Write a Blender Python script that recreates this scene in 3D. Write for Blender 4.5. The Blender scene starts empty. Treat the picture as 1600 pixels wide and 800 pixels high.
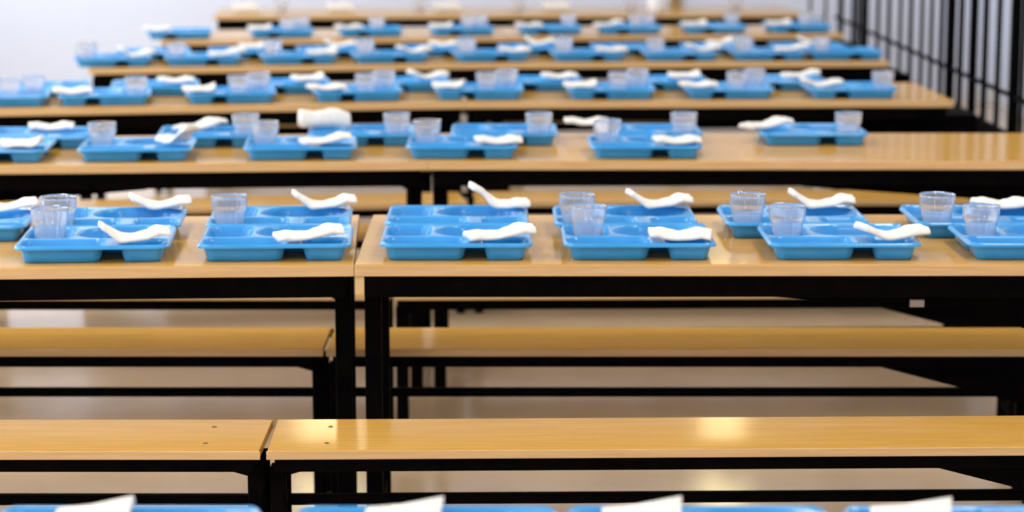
import bpy, bmesh, math, random
from math import cos, sin, atan, radians as R, pi
from mathutils import Vector, Matrix
random.seed(7)
SC = bpy.context.scene
COL = SC.collection

# ---------------------------------------------------------------- camera, light, exposure
CAM_H, F_PX = 1.59, 3500.0
PITCH = atan(600 / F_PX)
cam_d = bpy.data.cameras.new('camera')
cam_d.sensor_width = 36; cam_d.lens = 36 * F_PX / 1600
cam_d.clip_start = 0.05; cam_d.clip_end = 100
cam_d.dof.use_dof = True; cam_d.dof.focus_distance = 4.35; cam_d.dof.aperture_fstop = 3.3
cam = bpy.data.objects.new('camera', cam_d); COL.objects.link(cam)
cam.location = (0, 0, CAM_H); cam.rotation_euler = (pi / 2 - PITCH, 0, 0)
SC.camera = cam
SC.view_settings.view_transform = 'Standard'; SC.view_settings.look = 'None'
SC.view_settings.exposure = -0.85; SC.view_settings.gamma = 1.0
SC.view_settings.use_curve_mapping = False
W = bpy.data.worlds.new('daylight'); SC.world = W; W.use_nodes = True
W.node_tree.nodes['Background'].inputs[0].default_value = (0.80, 0.88, 1.0, 1)
W.node_tree.nodes['Background'].inputs[1].default_value = 1.0

X_L, X_R, Y_B, Y_F, Z_C = -4.6, 3.4, -3.2, 15.6, 3.5      # the room


def area(name, loc, rot, sx, sy, power, color):
    d = bpy.data.lights.new(name, 'AREA'); d.shape = 'RECTANGLE'
    d.size = sx; d.size_y = sy; d.energy = power; d.color = color
    o = bpy.data.objects.new(name, d); COL.objects.link(o)
    o.location = loc; o.rotation_euler = rot
    return o


WIN_Y = [0.6, 4.4, 8.2, 12.0]                              # tall windows in the left wall, 2.6 m wide
for wy in WIN_Y:
    area('window_daylight', (X_L - 0.12, wy + 1.3, 2.0), (0, -pi / 2, 0), 2.2, 2.5, 210, (0.84, 0.91, 1.0))
LAMPS = [(x, y) for y in (1.0, 4.6, 8.2, 11.8) for x in (-1.9, 1.5)]
for lx, ly in LAMPS:
    area('ceiling_lamp_light', (lx, ly, Z_C - 0.13), (0, 0, 0), 0.5, 1.3, 43, (1.0, 0.98, 0.95))
area('rear_fill', (-0.5, Y_B + 0.15, 1.9), (pi / 2, 0, 0), 5.0, 2.4, 110, (0.95, 0.96, 1.0))  # added fill behind the camera to brighten front faces; no window there


# ---------------------------------------------------------------- materials
def mat(name, base, rough=0.5, metal=0.0, spec=0.5):
    m = bpy.data.materials.new(name); m.use_nodes = True
    b = m.node_tree.nodes['Principled BSDF']
    b.inputs['Base Color'].default_value = (*base, 1)
    b.inputs['Roughness'].default_value = rough
    b.inputs['Metallic'].default_value = metal
    b.inputs['Specular IOR Level'].default_value = spec
    return m, b


def noisy(m, b, c1, c2, scale, stretch=(1, 1, 1), bump=0.0, detail=4, coord='Object', lo=0.35, hi=0.65):
    nt = m.node_tree; N = nt.nodes.new
    tc = N('ShaderNodeTexCoord'); mp = N('ShaderNodeMapping'); no = N('ShaderNodeTexNoise'); cr = N('ShaderNodeValToRGB')
    mp.inputs['Scale'].default_value = stretch
    no.inputs['Scale'].default_value = scale; no.inputs['Detail'].default_value = detail
    cr.color_ramp.elements[0].position = lo; cr.color_ramp.elements[1].position = hi
    cr.color_ramp.elements[0].color = (*c1, 1); cr.color_ramp.elements[1].color = (*c2, 1)
    nt.links.new(tc.outputs[coord], mp.inputs[0]); nt.links.new(mp.outputs[0], no.inputs[0])
    nt.links.new(no.outputs[0], cr.inputs[0]); nt.links.new(cr.outputs[0], b.inputs['Base Color'])
    if bump:
        bp = N('ShaderNodeBump'); bp.inputs['Strength'].default_value = bump; bp.inputs['Distance'].default_value = 0.01
        nt.links.new(no.outputs[0], bp.inputs['Height']); nt.links.new(bp.outputs[0], b.inputs['Normal'])


BEECH, b = mat('beech_laminate', (0.62, 0.36, 0.12), 0.13, 0.0, 0.22)
noisy(BEECH, b, (0.58, 0.315, 0.062), (0.65, 0.365, 0.088), 5, (1, 14, 14))
b.inputs['IOR'].default_value = 1.25
EDGE, b = mat('beech_edge_lit', (0.66, 0.42, 0.19), 0.35)  # same beech made lighter: light on the edges put into the colour
noisy(EDGE, b, (0.62, 0.39, 0.17), (0.70, 0.46, 0.22), 5, (1, 20, 20))
BLACK, b = mat('black_painted_steel', (0.008, 0.007, 0.008), 0.6, 0.0, 0.02)
noisy(BLACK, b, (0.001, 0.0008, 0.001), (0.003, 0.002, 0.002), 30)
BLUE, b = mat('blue_tray_plastic', (0.06, 0.34, 0.66), 0.2)
noisy(BLUE, b, (0.025, 0.29, 0.66), (0.045, 0.33, 0.72), 12)
PAPER, b = mat('white_paper', (0.86, 0.83, 0.79), 0.85)
noisy(PAPER, b, (0.78, 0.74, 0.67), (0.84, 0.81, 0.76), 60, bump=0.25)
b.inputs['Subsurface Weight'].default_value = 0.0
GLASS, b = mat('tumbler_glass', (0.93, 0.95, 1.0), 0.06)
b.inputs['Transmission Weight'].default_value = 0.86; b.inputs['IOR'].default_value = 1.45
WALL, b = mat('white_wall_paint', (0.80, 0.80, 0.83), 0.8)
noisy(WALL, b, (0.71, 0.75, 0.87), (0.75, 0.79, 0.91), 1.5, bump=0.05, coord='Generated')
FLOOR, b = mat('beige_floor_sheet', (0.36, 0.26, 0.17), 0.14)
noisy(FLOOR, b, (0.66, 0.48, 0.29), (0.74, 0.54, 0.34), 3, (1, 1, 1), coord='Object')
CEIL, _ = mat('ceiling_paint', (0.82, 0.82, 0.80), 0.9)
WOODTRIM, b = mat('brown_wood', (0.36, 0.22, 0.09), 0.45)
noisy(WOODTRIM, b, (0.32, 0.19, 0.07), (0.42, 0.27, 0.12), 8, (8, 8, 1))
SCREW, _ = mat('dull_screw', (0.20, 0.15, 0.09), 0.4, 0.8)
PLATE, _ = mat('grey_plate', (0.45, 0.43, 0.42), 0.4, 0.3)
FRAMEW, _ = mat('white_window_frame', (0.75, 0.75, 0.75), 0.4)
CERAMIC, _ = mat('white_ceramic', (0.88, 0.89, 0.93), 0.25)
LAMPM = bpy.data.materials.new('lamp_diffuser'); LAMPM.use_nodes = True
_b = LAMPM.node_tree.nodes['Principled BSDF']
_b.inputs['Emission Color'].default_value = (1, 0.95, 0.88, 1); _b.inputs['Emission Strength'].default_value = 6


LAMPW = LAMPM.copy(); LAMPW.node_tree.nodes['Principled BSDF'].inputs['Emission Strength'].default_value = 20
LAMPW.node_tree.nodes['Principled BSDF'].inputs['Emission Color'].default_value = (1, 0.86, 0.45, 1)

# ---------------------------------------------------------------- mesh helpers
def box(bm, x0, x1, y0, y1, z0, z1, bev=0.0, M=None):
    g = bmesh.ops.create_cube(bm, size=1)
    vs = g['verts']
    for v in vs:
        v.co = Vector(((x0 + x1) / 2 + v.co.x * (x1 - x0), (y0 + y1) / 2 + v.co.y * (y1 - y0), (z0 + z1) / 2 + v.co.z * (z1 - z0)))
    if bev:
        es = list({e for v in vs for e in v.link_edges})
        r = bmesh.ops.bevel(bm, geom=es, offset=bev, segments=2, affect='EDGES', profile=0.5)
        vs = list({v for f in r['faces'] for v in f.verts} | {v for v in vs if v.is_valid})
    if M is not None:
        for v in vs: v.co = M @ v.co
    return vs


def beam(bm, a, b_, w, h, bev=0.003):
    """a bar of section w (sideways) x h from point a to point b_"""
    a = Vector(a); b_ = Vector(b_); d = b_ - a; L = d.length
    q = d.to_track_quat('X', 'Z').to_matrix().to_4x4()
    box(bm, 0, L, -w / 2, w / 2, -h / 2, h / 2, bev, Matrix.Translation(a) @ q)


def prism(bm, pts, y0, y1):
    """pts: outline in xz, extruded in y"""
    A = [bm.verts.new((x, y0, z)) for x, z in pts]; B = [bm.verts.new((x, y1, z)) for x, z in pts]
    n = len(pts)
    bm.faces.new(A[::-1]); bm.faces.new(B)
    for i in range(n): bm.faces.new((A[i], A[(i + 1) % n], B[(i + 1) % n], B[i]))
    bmesh.ops.recalc_face_normals(bm, faces=bm.faces)


def lathe(bm, prof, seg=28):
    rings = []
    for r, z in prof:
        if r < 1e-6: rings.append([bm.verts.new((0, 0, z))])
        else: rings.append([bm.verts.new((r * cos(2 * pi * k / seg), r * sin(2 * pi * k / seg), z)) for k in range(seg)])
    for A, B in zip(rings, rings[1:]):
        for k in range(seg):
            k2 = (k + 1) % seg
            if len(A) == 1: bm.faces.new((A[0], B[k], B[k2]))
            elif len(B) == 1: bm.faces.new((A[k], A[k2], B[0]))
            else: bm.faces.new((A[k], A[k2], B[k2], B[k]))
    bmesh.ops.recalc_face_normals(bm, faces=bm.faces)


def obj(name, bm, m, parent=None, smooth=False):
    me = bpy.data.meshes.new(name); bm.to_mesh(me); bm.free(); me.materials.append(m)
    if smooth:
        for p in me.polygons: p.use_smooth = True
    o = bpy.data.objects.new(name, me); COL.objects.link(o)
    if parent: o.parent = parent
    return o


def struct(name, bm, m, parent=None):
    o = obj(name, bm, m, parent)
    if parent is None: o['kind'] = 'structure'
    return o


def tag(o, label, cat, group=None):
    o['label'] = label; o['category'] = cat
    if group: o['group'] = group
    return o


def empty(name, loc, rz=0):
    o = bpy.data.objects.new(name, None); COL.objects.link(o); o.empty_display_size = 0.1
    o.location = loc; o.rotation_euler = (0, 0, rz)
    return o


def copy_tree(o, parent=None):
    c = o.copy(); COL.objects.link(c); c.parent = parent
    for ch in list(o.children): copy_tree(ch, c)
    return c


# ---------------------------------------------------------------- the room
bm = bmesh.new(); box(bm, X_L, X_R, Y_B, Y_F, -0.1, 0); struct('floor', bm, FLOOR)
bm = bmesh.new(); box(bm, X_L, X_R, Y_B, Y_F, Z_C, Z_C + 0.1); struct('ceiling', bm, CEIL)
bm = bmesh.new(); box(bm, X_L, X_R, Y_F, Y_F + 0.15, 0, Z_C); struct('wall_back', bm, WALL)
bm = bmesh.new(); box(bm, X_R, X_R + 0.15, Y_B, Y_F + 0.15, 0, Z_C); struct('wall_right', bm, WALL)
bm = bmesh.new(); box(bm, X_L, X_R, Y_B - 0.15, Y_B, 0, Z_C); struct('wall_front', bm, WALL)
bm = bmesh.new()
ys = [Y_B] + [v for wy in WIN_Y for v in (wy, wy + 2.6)] + [Y_F + 0.15]
for i in range(0, len(ys), 2): box(bm, X_L - 0.15, X_L, ys[i], ys[i + 1], 0, Z_C)
for wy in WIN_Y:
    box(bm, X_L - 0.15, X_L, wy, wy + 2.6, 0, 0.85); box(bm, X_L - 0.15, X_L, wy, wy + 2.6, 3.15, Z_C)
struct('wall_left', bm, WALL)
for i, wy in enumerate(WIN_Y):
    bm = bmesh.new()
    for y in (wy, wy + 1.27, wy + 2.54): box(bm, X_L - 0.09, X_L - 0.03, y, y + 0.06, 0.85, 3.15)
    for z in (0.85, 2.4, 3.09): box(bm, X_L - 0.088, X_L - 0.032, wy, wy + 2.6, z, z + 0.06)
    struct('window_%d' % (i + 1), bm, FRAMEW)
bm = bmesh.new(); box(bm, X_L, X_R, Y_F - 0.02, Y_F, 0, 0.1, 0.004); struct('baseboard_back', bm, FRAMEW)
bm = bmesh.new(); box(bm, 1.09, 1.17, Y_F - 0.03, Y_F, 0.1, 2.15, 0.005); struct('trim_1', bm, WOODTRIM)

# ceiling lamps (above the frame)
for i, (lx, ly) in enumerate(LAMPS):
    t = empty('ceiling_lamp', (lx, ly, Z_C - 0.1))
    tag(t, 'long white ceiling lamp %s, %s' % (('over the left side', 'over the right side')[i % 2],
        ('behind the camera', 'above the second table row', 'above the fourth table row', 'above the sixth table row')[i // 2]), 'ceiling lamp', 'ceiling lamps')
    bm = bmesh.new(); box(bm, -0.28, 0.28, -0.68, 0.68, 0.0, 0.1, 0.01); obj('housing', bm, FRAMEW, t)
    bm = bmesh.new(); box(bm, -0.25, 0.25, -0.65, 0.65, -0.02, 0.0, 0.004); obj('diffuser', bm, LAMPM, t)


# two lamps high on the back wall, above the frame; they glint in the glossy tops and the floor
for x, w, lab in ((1.50, 0.30, 'right'), (-1.32, 0.42, 'left')):
    t = empty('wall_lamp', (x, Y_F, 3.02)); tag(t, 'square lamp high on the back wall, the %s one of two' % lab, 'wall lamp')
    bm = bmesh.new(); box(bm, -w / 2 - 0.03, w / 2 + 0.03, -0.06, 0, -0.19, 0.19, 0.008); obj('housing', bm, FRAMEW, t)
    bm = bmesh.new(); box(bm, -w / 2, w / 2, -0.075, -0.06, -0.16, 0.16, 0.004); obj('diffuser', bm, LAMPW, t)

# ---------------------------------------------------------------- tables and benches
TOP, TH, TD = 0.74, 0.027, 0.73
SEAT, ST, BD = 0.42, 0.020, 0.27


def make_table(L, brace_end, end_board=False):
    """local x 0..L along the table, y 0..TD away from the camera, z up; brace_end: +1 deep arm at x=L, -1 at x=0"""
    t = empty('dining_table', (0, 0, 0))
    bm = bmesh.new(); box(bm, 0.0004, L - 0.0004, 0.003, TD - 0.003, TOP - TH, TOP, 0.0015); top = obj('tabletop', bm, BEECH, t)
    bm = bmesh.new()
    box(bm, 0, L, -0.0005, 0.003, TOP - TH + 0.001, TOP - 0.002, 0.001); box(bm, 0, L, TD - 0.003, TD, TOP - TH + 0.001, TOP - 0.002, 0.001)
    obj('edge_band', bm, EDGE, top)
    bm = bmesh.new()
    for y in (0.035, TD - 0.035): box(bm, 0.02, L - 0.02, y - 0.015, y + 0.015, TOP - TH - 0.050, TOP - TH, 0.003)
    for x in (0.035, L / 2, L - 0.035): box(bm, x - 0.014, x + 0.014, 0.05, TD - 0.05, TOP - TH - 0.033, TOP - TH - 0.001, 0.003)
    obj('under_frame', bm, BLACK, t)
    for x in (0.029, L - 0.029):
        for y in (0.20, 0.54):
            bm = bmesh.new(); box(bm, x - 0.019, x + 0.019, y - 0.019, y + 0.019, 0.0, TOP - TH - 0.03, 0.004); obj('leg', bm, BLACK, t)
    for x in (0.029, L - 0.029):
        for z in (0.10, 0.66):
            bm = bmesh.new(); box(bm, x - 0.012, x + 0.012, 0.219, 0.521, z - 0.014, z + 0.014, 0.003); obj('cross_rail', bm, BLACK, t)
    # long folding arm that drops towards the outer leg
    zt = TOP - TH - 0.034
    s = (lambda x: L - x) if brace_end > 0 else (lambda x: x)
    for y in (0.225, 0.505):
        bm = bmesh.new()
        prism(bm, [(s(0.05), zt), (s(0.98), zt), (s(0.95), zt - 0.045), (s(0.40), zt - 0.085), (s(0.05), zt - 0.20)], y - 0.012, y + 0.012)
        obj('folding_arm', bm, BLACK, t)
    if end_board:
        bm = bmesh.new(); box(bm, L - 0.25, L + 0.13, 0.16, 0.58, 0.36, TOP - TH - 0.045, 0.004); obj('folding_box', bm, BLACK, t)
    bm = bmesh.new()
    s2 = (lambda x: x) if brace_end > 0 else (lambda x: L - x)
    prism(bm, [(s2(0.045), zt), (s2(0.14), zt), (s2(0.045), zt - 0.06)], 0.215, 0.235)
    obj('gusset', bm, BLACK, t)
    return t


def make_bench(L, brace_end, screws=False):
    t = empty('bench', (0, 0, 0))
    bm = bmesh.new(); box(bm, 0.002, L - 0.002, 0.003, BD - 0.003, SEAT - ST, SEAT, 0.0015); seat = obj('seat', bm, BEECH, t)
    bm = bmesh.new(); box(bm, 0, L, -0.0005, 0.003, SEAT - ST + 0.001, SEAT - 0.0015, 0.001); box(bm, 0, L, BD - 0.003, BD, SEAT - ST + 0.001, SEAT - 0.0015, 0.001)
    obj('edge_band', bm, EDGE, seat)
    bm = bmesh.new()
    for y in (0.03, BD - 0.03): box(bm, 0.015, L - 0.015, y - 0.014, y + 0.014, SEAT - ST - 0.03, SEAT - ST, 0.003)
    obj('seat_frame', bm, BLACK, t)
    for x in (0.018, L - 0.018):
        for y in (0.075, BD - 0.075):
            bm = bmesh.new(); box(bm, x - 0.016, x + 0.016, y - 0.016, y + 0.016, 0, SEAT - ST - 0.028, 0.004); obj('leg', bm, BLACK, t)
        bm = bmesh.new(); box(bm, x - 0.012, x + 0.012, 0.091, BD - 0.091, 0.04, 0.065, 0.003); obj('foot_rail', bm, BLACK, t)
    bm = bmesh.new(); box(bm, 0.034, L - 0.034, BD / 2 - 0.011, BD / 2 + 0.011, 0.268, 0.290, 0.003)
    for x in (0.018, L - 0.018): box(bm, x - 0.012, x + 0.012, 0.0905, BD - 0.0905, 0.267, 0.291, 0.003)
    obj('stretcher', bm, BLACK, t)
    zt = SEAT - ST - 0.029
    s = (lambda x: L - x) if brace_end > 0 else (lambda x: x)
    bm = bmesh.new()
    prism(bm, [(s(0.034), zt), (s(0.45), zt), (s(0.034), zt - 0.11)], 0.065, 0.085)
    obj('brace_plate', bm, BLACK, t)
    s = (lambda x: x) if brace_end > 0 else (lambda x: L - x)
    bm = bmesh.new()
    prism(bm, [(s(0.034), zt), (s(0.11), zt), (s(0.034), zt - 0.022)], 0.065, 0.085)
    obj('gusset', bm, BLACK, t)
    if screws:
        for x in (0.12, L - 0.12):
            for y in (0.06, 0.2):
                bm = bmesh.new(); lathe(bm, [(0.0055, -0.001), (0.0055, 0.0006), (0.003, 0.0016), (0, 0.0018)], 14)
                for v in bm.verts: v.co += Vector((x + 0.0 * y, y, SEAT))
                obj('screw', bm, SCREW, seat, True)
    return t


# rows: seam X, Y of the front edge at the seam, slope left, slope right, left length, right length
ROWS = {
    1: (-0.20, 2.15, 0.0, 0.0, 1.80, 1.80),
    2: (-0.347, 4.845, 0.050, 0.004, 1.80, 1.80),
    3: (-0.252, 6.625, 0.075, 0.006, 1.80, 2.10),
    4: (-0.17, 8.385, 0.155, 0.030, 1.80, 1.84),
    5: (-0.08, 10.115, 0.165, 0.055, 1.80, 1.80),
    6: (-0.02, 11.78, 0.165, 0.110, 1.80, 1.80),
    7: (0.00, 13.66, 0.070, 0.060, 1.80, 1.80),
}
ROWN = {1: 'foreground', 2: 'second', 3: 'third', 4: 'fourth', 5: 'fifth', 6: 'sixth', 7: 'farthest'}
GAPS = 0.001


def module(row, side):
    sx, sy, al, ar, ll, lr = ROWS[row]
    if side == 'left':
        a = atan(al); L = ll
        ox = sx - GAPS / 2 - L * cos(a); oy = sy - L * sin(a)
    else:
        a = atan(ar); L = lr; ox = sx + GAPS / 2; oy = sy
    return ox, oy, a, L


protoT = {}
left_end = {}
protoB = {(s, k): make_bench(1.80, -1 if s == 'left' else 1, k) for s in ('left', 'right') for k in (False, True)}
usedT, usedB = set(), set()
for row in ROWS:
    for side in ('left', 'right'):
        ox, oy, a, L = module(row, side)
        eb = side == 'right' and row in (4, 5, 6)
        if (side, L, eb) in protoT: t = copy_tree(protoT[side, L, eb])
        else: t = protoT[side, L, eb] = make_table(L, -1 if side == 'left' else 1, eb)
        t.location = (ox, oy, 0); t.rotation_euler = (0, 0, a)
        tag(t, 'beech-topped black steel table, %s-hand unit of the %s table row' % (side, ROWN[row]), 'table', 'canteen tables pushed end to end')
        # benches
        for where in ('near', 'far'):
            if row == 1: continue
            ba = a if row >= 4 else (0.022 if side == 'right' and where == 'near' else 0.0)
            seam = (-0.515 if where == 'near' else -0.468) if row == 2 else (ROWS[row][0] - (0.09 if where == 'near' else 0.06))
            off = {3: -0.43, 4: -0.41}.get(row, -0.385) if where == 'near' else 0.61
            key = (side, row == 2 and where == 'near')
            bch = protoB[key] if key not in usedB else copy_tree(protoB[key]); usedB.add(key)
            # point of the row's front line at the seam
            sl = ROWS[row][2] if side == 'left' else ROWS[row][3]
            if row >= 4:
                px, py = ROWS[row][0] - 0.05 * cos(a) - off * sin(a), ROWS[row][1] + off * cos(a) - 0.05 * sin(a)
            else:
                px, py = seam, ROWS[row][1] + off
            if side == 'left': bx, by = px - 0.002 - 1.8 * cos(ba), py - 1.8 * sin(ba)
            else: bx, by = px + 0.002, py
            if side == 'left': left_end[row, where] = px
            else: bx = max(bx, left_end[row, where] + BD * abs(math.sin(ba)) + 0.012) if row >= 4 else bx + (BD * math.sin(ba) + 0.003)
            bch.location = (bx, by, 0); bch.rotation_euler = (0, 0, ba)
            tag(bch, 'beech bench with black legs along the %s side of the %s table row, %s-hand unit' % (where, ROWN[row], side), 'bench', 'benches along the table rows')
        # dark storage ends beyond the tops
# the small grey plate under the second table
t2 = [o for o in COL.objects if o.name.startswith('dining_table') and abs(o.location.y - ROWS[2][1]) < 0.01][0]
bm = bmesh.new(); box(bm, 1.262, 1.295, 0.205, 0.2125, 0.604, 0.621, 0.001); obj('label_plate', bm, PLATE, t2)['label'] = 'small light grey plate'


# ---------------------------------------------------------------- trays
TW, TDp, TZ = 0.34, 0.285, 0.038
WELLS = [  # u0,u1,v0,v1,corner radius
    (0.010, 0.196, 0.009, 0.113, 0.028), (0.229, 0.330, 0.009, 0.106, 0.024),
    (0.120, 0.330, 0.119, 0.276, 0.074), (0.010, 0.110, 0.124, 0.276, 0.028)]


def tray_mesh(mirror):
    bm = bmesh.new(); nu, nv = 78, 66; Rr = 0.032
    rows = []
    vs_ = [TDp * (0.5 - 0.5 * cos(pi * j / nv)) * 0.35 + TDp * (j / nv) * 0.65 for j in range(nv + 1)]
    for v in vs_:
        e = 0.0
        if v < Rr: e = Rr - math.sqrt(max(0, Rr * Rr - (Rr - v) ** 2))
        elif v > TDp - Rr: e = Rr - math.sqrt(max(0, Rr * Rr - (v - TDp + Rr) ** 2))
        r = []
        for i in range(nu + 1):
            u = e + (TW - 2 * e) * i / nu
            s = 0.0
            for (u0, u1, v0, v1, rad) in WELLS:
                hx, hy = (u1 - u0) / 2, (v1 - v0) / 2
                qx = abs(u - (u0 + u1) / 2) - hx + rad; qy = abs(v - (v0 + v1) / 2) - hy + rad
                sd = math.hypot(max(qx, 0), max(qy, 0)) + min(max(qx, qy), 0) - rad
                k = min(1, max(0, (-sd) / 0.011)); k = k * k * (3 - 2 * k) * 0.45 + k * 0.55
                s = max(s, k)
            ed = min(u - e, TW - e - u, v, TDp - v)
            lip = 0.0035 * max(0, 1 - abs(ed - 0.004) / 0.004) - (0.004 if ed < 0.001 else 0)
            z = TZ - (TZ - 0.003) * s + lip
            uu = TW - u if mirror else u
            r.append(bm.verts.new((uu - TW / 2, v, z)))
        rows.append(r)
    for j in range(nv):
        for i in range(nu):
            q = (rows[j][i], rows[j][i + 1], rows[j + 1][i + 1], rows[j + 1][i])
            bm.faces.new(q[::-1] if mirror else q)
    # underside, a wall 3 mm below the upper face, and the rim's edge between the two
    low = [[bm.verts.new((v.co.x, v.co.y, v.co.z - 0.003)) for v in r] for r in rows]
    for j in range(nv):
        for i in range(nu):
            q = (low[j][i], low[j][i + 1], low[j + 1][i + 1], low[j + 1][i])
            bm.faces.new(q if mirror else q[::-1])
    ring = [(0, i) for i in range(nu)] + [(j, nu) for j in range(nv)] + [(nv, i) for i in range(nu, 0, -1)] + [(j, 0) for j in range(nv, 0, -1)]
    A = [rows[j][i] for j, i in ring]; B = [low[j][i] for j, i in ring]
    for k in range(len(ring)):
        k2 = (k + 1) % len(ring)
        q = (B[k], B[k2], A[k2], A[k]); f = bm.faces.new(q[::-1] if mirror else q)
        for e in f.edges: e.smooth = False
    zmin = min(v.co.z for v in bm.verts)
    for v in bm.verts: v.co.z -= zmin
    me = bpy.data.meshes.new('food_tray'); bm.to_mesh(me); bm.free(); me.materials.append(BLUE)
    for p in me.polygons: p.use_smooth = True
    return me


TRAY = {False: tray_mesh(False), True: tray_mesh(True)}
RIM = max(v.co.z for v in TRAY[False].vertices)
ORD = ['', 'first', 'second', 'third', 'fourth', 'fifth', 'sixth', 'seventh', 'eighth', 'ninth', 'tenth']


def px_to_x(px, y, z):
    return (px - 800) * (y * cos(PITCH) + (CAM_H - z) * sin(PITCH)) / F_PX


def on_row(row, px, off, z=TOP + 0.035):
    """the spot `off` metres behind the front edge of a row, on the line of sight of column px"""
    y = ROWS[row][1] + off
    for _ in range(6):
        x = px_to_x(px, y, z)
        sl = ROWS[row][2] if x < ROWS[row][0] else ROWS[row][3]
        y = ROWS[row][1] + (x - ROWS[row][0]) * sl + off
    return x, y, atan(sl)


# (row, side, mirrored, offset, [centre px...])
TRAYS = [
    (1, 'far', False, 0.372, [210, 668, 1085, 1515]),
    (2, 'near', False, 0.037, [(142, .03), 428, 712, 1001, 1323, 1636]),
    (2, 'far', False, 0.335, [-78, (166, .02), 434, 713, 980, 1249, 1548]),
    (3, 'near', False, 0.045, [-20, (209, .0), 469, 722, 1011]),
    (3, 'far', False, 0.37, [58, 328, 566, 788, 1016, 1275]),
    (4, 'near', True, 0.05, [(1, 0), 163, 362, 562, 749, 957, 1143, 1336]),
    (4, 'far', True, 0.37, [68, 243, 452, 643, 845, 1043, 1228]),
    (5, 'near', False, 0.04, [176, 318, 468, 613, 772, 922, 1066, 1205, 1326]),
    (5, 'far', False, 0.35, [240, 386, 525, 690, 838, 985, 1128, 1270]),
    (6, 'near', True, 0.05, [281, 442, 582, 726, 863, 988, 1122, 1254]),
]
PL = []        # every tray placed: dict
for row, side, mir, off, cs in TRAYS:
    for n, c in enumerate(cs):
        rz = 0
        if isinstance(c, tuple): c, rz = c
        x, y, a = on_row(row, c, off)
        if row == 1: x = px_to_x(c, y + TDp, TOP + 0.035)
        o = bpy.data.objects.new('food_tray', TRAY[mir]); COL.objects.link(o)
        o.location = (x, y, TOP + 0.0004); o.rotation_euler = (0, 0, a + rz)
        tag(o, 'blue compartment tray, %s from left on the %s side of the %s table row' % (ORD[n + 1], side, ROWN[row]),
            'tray', 'blue food trays on the %s side of the %s table row' % (side, ROWN[row]))
        PL.append(dict(row=row, side=side, n=n, mir=mir, M=Matrix.Translation((x, y, TOP)) @ Matrix.Rotation(a + rz, 4, 'Z'), a=a + rz, o=o))


def tray(row, side, n):
    return next(p for p in PL if (p['row'], p['side'], p['n']) == (row, side, n))


def tlabel(p):
    return 'the %s %s-side tray of %s row' % (ORD[p['n'] + 1], p['side'], ROWN[p['row']])


# ---------------------------------------------------------------- tumblers
bm = bmesh.new()
lathe(bm, [(0, 0.0), (0.0285, 0.0), (0.0312, 0.002), (0.0338, 0.020), (0.0362, 0.050), (0.0372, 0.058), (0.0412, 0.062), (0.0425, 0.088), (0.0430, 0.092), (0.0420, 0.0935),
           (0.0405, 0.092), (0.0400, 0.088), (0.0388, 0.064), (0.0350, 0.058), (0.0340, 0.050), (0.0316, 0.022), (0.028, 0.0125), (0, 0.011)], 36)
me = bpy.data.meshes.new('tumbler'); bm.to_mesh(me); bm.free(); me.materials.append(GLASS)
for p_ in me.polygons: p_.use_smooth = True
CUP = me
WELLC = {'front left': (0.054, 0.0595), 'front middle': (0.140, 0.0595), 'back left': (0.0600, 0.178), 'front right': (0.2795, 0.0575), 'back middle': (0.17, 0.20)}
CUPS = {
    (2, 'near'): {0: ['back left'], 3: ['back left'], 4: ['back left'], 5: ['back left']},
    (2, 'far'): {1: ['front left'], 2: ['front left'], 3 + 1: ['front left'], 5: ['front left'], 6: ['front left']},
    (3, 'near'): {1: ['back left'], 2: ['back left'], 3: ['back left'], 4: ['back left']},
    (3, 'far'): {1: ['front right'], 2: ['front right'], 3: ['front right'], 4: ['front right'], 5: ['front right']},
    (4, 'near'): {0: ['front middle', 'back left'], 1: ['front left'], 2: ['front middle', 'back left'], 3: ['front middle', 'back left'], 4: ['front middle', 'back left'],
                  5: ['front middle', 'back left'], 6: ['front middle', 'back left'], 7: ['front left']},
    (5, 'near'): {0: ['front left', 'back left'], 1: ['front left'], 2: ['front left', 'back left'], 3: ['front left', 'back left'], 4: ['front left', 'back left'],
                  5: ['front left', 'back left'], 6: ['front left'], 7: ['front left', 'back left'], 8: ['front left']},
    (6, 'near'): {1: ['front middle', 'back left'], 2: ['front middle'], 3: ['front middle', 'back left'], 4: ['back left'], 5: ['front middle', 'back left'], 6: ['back left'], 7: ['front middle', 'back left']},
}
for (row, side), d in CUPS.items():
    for n, wl in d.items():
        p = tray(row, side, n)
        for w in wl:
            u, v = WELLC[w]
            wn = w
            if p['mir']:
                u = TW - u; wn = w.replace('left', 'L').replace('right', 'left').replace('L', 'right')
            loc = p['M'] @ Vector((u - TW / 2, v, 0.0063))
            o = bpy.data.objects.new('tumbler', CUP); COL.objects.link(o); o.location = loc; o.rotation_euler = (0, 0, random.random())
            tag(o, 'clear tumbler at %s of %s' % (wn, tlabel(p)), 'glass', 'clear tumblers on the %s table row' % ROWN[row])


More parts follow.
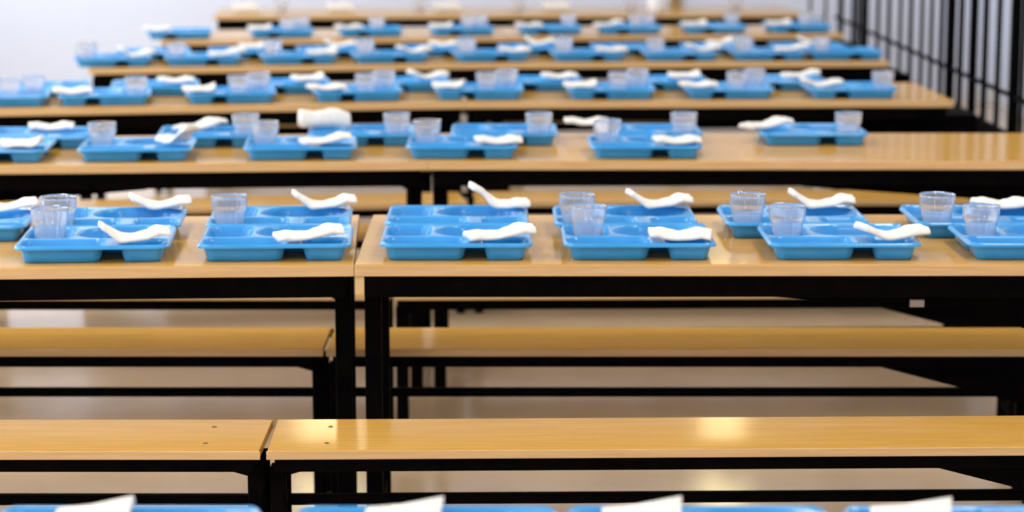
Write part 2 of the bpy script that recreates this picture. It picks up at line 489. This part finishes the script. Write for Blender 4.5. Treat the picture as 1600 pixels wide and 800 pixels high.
# ---------------------------------------------------------------- napkins
def napkin_mesh(L, Wd, prof, thick=0.007, taper=(1, 1), skew=0.0, curl=0.0):
    """folded paper: length L along x, profile heights prof, thickness of the folded layers"""
    n, m_ = 26, 7
    def h(t):
        k = t * (len(prof) - 1); i = min(int(k), len(prof) - 2); f = k - i
        p0 = prof[max(i - 1, 0)]; p1 = prof[i]; p2 = prof[i + 1]; p3 = prof[min(i + 2, len(prof) - 1)]
        return 0.5 * ((2 * p1) + (-p0 + p2) * f + (2 * p0 - 5 * p1 + 4 * p2 - p3) * f * f + (-p0 + 3 * p1 - 3 * p2 + p3) * f ** 3)
    bm = bmesh.new(); lay = []
    for s in (0, 1):
        g = []
        for i in range(n + 1):
            t = i / n; w = Wd * (taper[0] + (taper[1] - taper[0]) * t)
            th = 1.2 * thick * (0.93 + 0.07 * math.sin(t * 9 + L * 50))
            r = []
            for j in range(m_ + 1):
                q = j / m_ - 0.5
                z = h(t) + curl * q * q * 4 * 0.01 + q * skew * (h(t) - min(prof)) + (th * (1 - (2 * abs(q)) ** 6 * 0.6) if s else 0.0)
                z += (0.0007 * math.sin(t * 31 + q * 9) + 0.0006 * math.sin(q * 14 + t * 5 + L * 90)) * (1 if s else 0.3)
                r.append(bm.verts.new(((t - 0.5) * L + q * 0.014 * math.sin(t * 7 + Wd * 60), q * w, z)))
            g.append(r)
        lay.append(g)
    A, B = lay
    for i in range(n):
        for j in range(m_):
            bm.faces.new((A[i][j], A[i][j + 1], A[i + 1][j + 1], A[i + 1][j])); bm.faces.new((B[i][j], B[i + 1][j], B[i + 1][j + 1], B[i][j + 1]))
        for j in (0, m_): bm.faces.new((A[i][j], A[i + 1][j], B[i + 1][j], B[i][j]))
    for j in range(m_):
        for i in (0, n): bm.faces.new((A[i][j], A[i][j + 1], B[i][j + 1], B[i][j]))
    bmesh.ops.recalc_face_normals(bm, faces=bm.faces)
    mn = min(v.co.z for v in bm.verts)
    for v in bm.verts: v.co.z -= mn
    me = bpy.data.meshes.new('napkin'); bm.to_mesh(me); bm.free(); me.materials.append(PAPER)
    for p in me.polygons: p.use_smooth = True
    return me


NK = {
    'dip':   napkin_mesh(0.150, 0.080, [0.028, 0.012, 0.0, 0.002, 0.006, 0.016, 0.014], taper=(0.85, 1), thick=0.013),
    'vee':   napkin_mesh(0.145, 0.072, [0.020, 0.009, 0.0, 0.002, 0.010, 0.013], taper=(0.85, 1), thick=0.014),
    'steep': napkin_mesh(0.140, 0.070, [0.044, 0.030, 0.006, 0.0, 0.003, 0.004], taper=(0.85, 1), thick=0.015),
    'rise':  napkin_mesh(0.150, 0.085, [0.0, 0.003, 0.002, 0.008, 0.017, 0.016], taper=(0.85, 1), thick=0.013),
    'flat':  napkin_mesh(0.140, 0.095, [0.005, 0.006, 0.0, 0.001, 0.006, 0.003], taper=(0.75, 1), thick=0.013),
    'thick': napkin_mesh(0.120, 0.100, [0.004, 0.0, 0.003, 0.001, 0.010], taper=(0.8, 1), thick=0.016),
    'tip':   napkin_mesh(0.110, 0.120, [0.0, 0.003, 0.006, 0.010, 0.014, 0.019, 0.026, 0.004], taper=(1.0, 0.25), thick=0.003, skew=0.4),
    'stand': napkin_mesh(0.155, 0.070, [0.022, 0.024, 0.026, 0.025, 0.020], taper=(1, 0.9), thick=0.045),
}
# a thin sheet folded to a corner that stands up, for the napkins nearest the camera
bm = bmesh.new()
P_ = [bm.verts.new(c) for c in ((-0.062, -0.030, 0.001), (-0.050, 0.045, 0.001), (0.046, 0.004, 0.024), (0.034, -0.042, 0.003), (0.049, 0.040, 0.004), (-0.010, -0.012, 0.009), (-0.008, 0.028, 0.008))]
for f in ((0, 3, 5), (3, 2, 5), (0, 5, 6), (0, 6, 1), (5, 2, 6), (6, 2, 4), (1, 6, 4), (2, 3, 4)): bm.faces.new([P_[k] for k in f])
bmesh.ops.recalc_face_normals(bm, faces=bm.faces)
bmesh.ops.solidify(bm, geom=list(bm.faces), thickness=0.0025)
_e = [e for e in bm.edges]
bmesh.ops.bevel(bm, geom=_e, offset=0.0008, segments=1, affect='EDGES')
mn = min(v.co.z for v in bm.verts)
for v in bm.verts: v.co.z -= mn
me = bpy.data.meshes.new('napkin'); bm.to_mesh(me); bm.free(); me.materials.append(PAPER); NK['tip'] = me
STATE = {'dip': 'white folded napkin with its left end lifted', 'vee': 'white napkin folded to a shallow vee', 'steep': 'white napkin with one end standing steeply up',
         'rise': 'white napkin rising to its right end', 'flat': 'flat folded white napkin', 'thick': 'thickly folded white napkin',
         'tip': 'white napkin with pointed tip sticking up', 'stand': 'bulky white napkin standing up'}


def napkin(kind, p, u, v, rz=0.0, dz=0.0):
    loc = p['M'] @ Vector((u - TW / 2, v, RIM + 0.0012 + dz))
    o = bpy.data.objects.new('napkin', NK[kind]); COL.objects.link(o)
    o.location = loc; o.rotation_euler = (0, 0, p['a'] + rz)
    tag(o, '%s on %s' % (STATE[kind], tlabel(p)), 'napkin', 'white napkins on the %s table row' % ROWN[p['row']])


# foreground row
napkin('tip', tray(1, 'far', 0), 0.134, 0.225, 0.2); napkin('tip', tray(1, 'far', 1), 0.148, 0.225, 0.12)
napkin('tip', tray(1, 'far', 2), 0.105, 0.225, 0.15); napkin('tip', tray(1, 'far', 3), 0.090, 0.225, 0.05)
# second row, near side
napkin('dip', tray(2, 'near', 0), 0.262, 0.052, 0.05); napkin('rise', tray(2, 'near', 1), 0.245, 0.055, 0.05)
napkin('rise', tray(2, 'near', 2), 0.268, 0.058, 0.08); napkin('flat', tray(2, 'near', 3), 0.262, 0.06, -0.1); napkin('vee', tray(2, 'near', 4), 0.278, 0.055, 0.12)
# second row, far side
napkin('vee', tray(2, 'far', 0), 0.26, 0.23, 0.1); napkin('vee', tray(2, 'far', 1), 0.275, 0.245, 0.0); napkin('dip', tray(2, 'far', 2), 0.272, 0.235, 0.0)
napkin('steep', tray(2, 'far', 3), 0.270, 0.235, 0.0); napkin('dip', tray(2, 'far', 4), 0.262, 0.24, 0.0); napkin('dip', tray(2, 'far', 5), 0.255, 0.235, -0.1)
napkin('flat', tray(2, 'far', 6), 0.25, 0.235, 0.0)
# third row
napkin('thick', tray(3, 'near', 0), 0.26, 0.07, 0.0); napkin('steep', tray(3, 'near', 1), 0.29, 0.11, 2.3)
napkin('rise', tray(3, 'near', 2), 0.245, 0.07, 0.05); napkin('flat', tray(3, 'near', 3), 0.28, 0.06, 0.08); napkin('flat', tray(3, 'near', 4), 0.265, 0.06, 0.05)
napkin('flat', tray(3, 'far', 0), 0.19, 0.20, 0.1); napkin('rise', tray(3, 'far', 1), 0.13, 0.17, 0.6); napkin('stand', tray(3, 'far', 2), 0.05, 0.19, 0.05)
napkin('flat', tray(3, 'far', 4), -0.02, 0.245, 0.0); napkin('rise', tray(3, 'far', 5), 0.03, 0.14, 0.3)
# fourth row
for n, k in ((1, 'flat'), (2, 'thick'), (3, 'flat'), (4, 'thick'), (5, 'thick'), (6, 'flat'), (7, 'vee')):
    napkin(k, tray(4, 'near', n), 0.052, 0.07, random.uniform(-0.15, 0.15))
for n, k in ((1, 'flat'), (2, 'thick'), (3, 'vee'), (4, 'flat'), (5, 'thick'), (6, 'rise')):
    napkin(k, tray(4, 'far', n), 0.25, 0.14, random.uniform(-0.2, 0.2))
# fifth row
for n, k in ((0, 'dip'), (1, 'rise'), (2, 'thick'), (3, 'vee'), (4, 'flat'), (5, 'flat'), (6, 'vee'), (7, 'rise')):
    napkin(k, tray(5, 'near', n), 0.275, 0.065, random.uniform(-0.15, 0.3))
for n, k in ((1, 'thick'), (2, 'vee'), (3, 'flat'), (4, 'dip'), (6, 'rise'), (7, 'vee')):
    napkin(k, tray(5, 'far', n), 0.20, 0.16, random.uniform(-0.4, 0.4))
# sixth row
for n, k in ((0, 'flat'), (1, 'thick'), (2, 'flat'), (3, 'thick'), (4, 'flat'), (5, 'rise'), (6, 'thick'), (7, 'thick')):
    napkin(k, tray(6, 'near', n), 0.055, 0.075, random.uniform(-0.15, 0.15))
# farthest row: napkins lie straight on the table
for n, c in enumerate((385, 532, 700, 870)):
    x, y, a = on_row(7, c, 0.30)
    o = bpy.data.objects.new('napkin', NK['stand']); COL.objects.link(o); o.location = (x, y, TOP + 0.0005); o.rotation_euler = (0, 0, a)
    tag(o, 'bulky white napkin lying on the farthest table row, %s from left' % ORD[n + 1], 'napkin', 'white napkins on the farthest table row')
for n, c in enumerate((440, 655, 810, 985, 1150)):
    x, y, a = on_row(7, c, 0.22)
    o = bpy.data.objects.new('tumbler', CUP); COL.objects.link(o); o.location = (x, y, TOP + 0.0005)
    tag(o, 'clear tumbler standing on the farthest table row, %s from left' % ORD[n + 1], 'glass', 'clear tumblers on the farthest table row')

# white water jug on the farthest row
x, y, a = on_row(7, 1026, 0.12)
j = empty('water_jug', (x, y, TOP)); tag(j, 'white water jug standing on the farthest table row, cut off by the top edge', 'jug')
bm = bmesh.new()
lathe(bm, [(0, 0.0005), (0.045, 0.0005), (0.052, 0.008), (0.056, 0.06), (0.055, 0.12), (0.046, 0.17), (0.042, 0.20), (0.048, 0.225), (0.045, 0.226), (0.039, 0.20), (0.043, 0.17), (0.051, 0.12), (0.051, 0.02), (0, 0.012)], 32)
obj('jug_body', bm, CERAMIC, j, True)
bm = bmesh.new()
pts = [Vector((0.043, 0, 0.20)), Vector((0.075, 0, 0.205)), Vector((0.092, 0, 0.16)), Vector((0.088, 0, 0.10)), Vector((0.055, 0, 0.06))]
for p0, p1 in zip(pts, pts[1:]): beam(bm, p0, p1, 0.016, 0.010, 0.003)
obj('handle', bm, CERAMIC, j)

# ---------------------------------------------------------------- railing on the right
XF = 1.97
rail = empty('metal_railing', (XF, 11.0, 0)); tag(rail, 'tall black railing of upright bars running back along the right side of the tables', 'railing')
bm = bmesh.new(); box(bm, -0.012, 0.012, -4.2, 2.7, 0.0, 0.57, 0.003); obj('kick_panel', bm, BLACK, rail)
for z in (0.72, 2.6):
    bm = bmesh.new(); box(bm, -0.009, 0.009, -4.2, 2.7, z - 0.008, z + 0.008, 0.003); obj('rail', bm, BLACK, rail)
bars = [(-2.62, .012), (-2.36, .012), (-2.5, .020), (-2.22, .03), (-1.92, .016), (-1.66, .018), (-1.42, .026), (-1.15, .018), (-.92, .03), (-.7, .016), (-.45, .014), (-.2, .014), (.1, .016), (.4, .014),
        (.75, .016), (1.1, .016), (1.55, .03), (2.0, .016), (2.5, .02), (-2.9, .02), (-3.3, .02), (-3.7, .02), (-4.1, .02)]
for y, w in bars:
    w *= 1.25
    bm = bmesh.new(); box(bm, -w / 2, w / 2, -w / 2, w / 2, 0.57, 2.6, 0.003)
    for v in bm.verts: v.co.y += y
    obj('bar', bm, BLACK, rail)
gate = empty('barred_gate', (1.75, 13.0, 0)); tag(gate, 'black barred gate standing across the end of the aisle behind the tables', 'gate')
for i, (px, w) in enumerate(((1267, .018), (1291, .018), (1315, .034), (1342, .03))):
    x = px_to_x(px, 14.35, 0.9) - 1.75
    bm = bmesh.new(); box(bm, x - w / 2, x + w / 2, 1.35 - w / 2, 1.35 + w / 2, 0, 2.2, 0.003); obj('bar', bm, BLACK, gate)
bm = bmesh.new(); box(bm, px_to_x(1262, 14.35, .9) - 1.75, px_to_x(1346, 14.35, .9) - 1.75, 1.34, 1.36, 0.25, 0.28, 0.003); box(bm, px_to_x(1262, 14.35, .9) - 1.75, px_to_x(1346, 14.35, .9) - 1.75, 1.34, 1.36, 2.15, 2.18, 0.003)
obj('rail', bm, BLACK, gate)
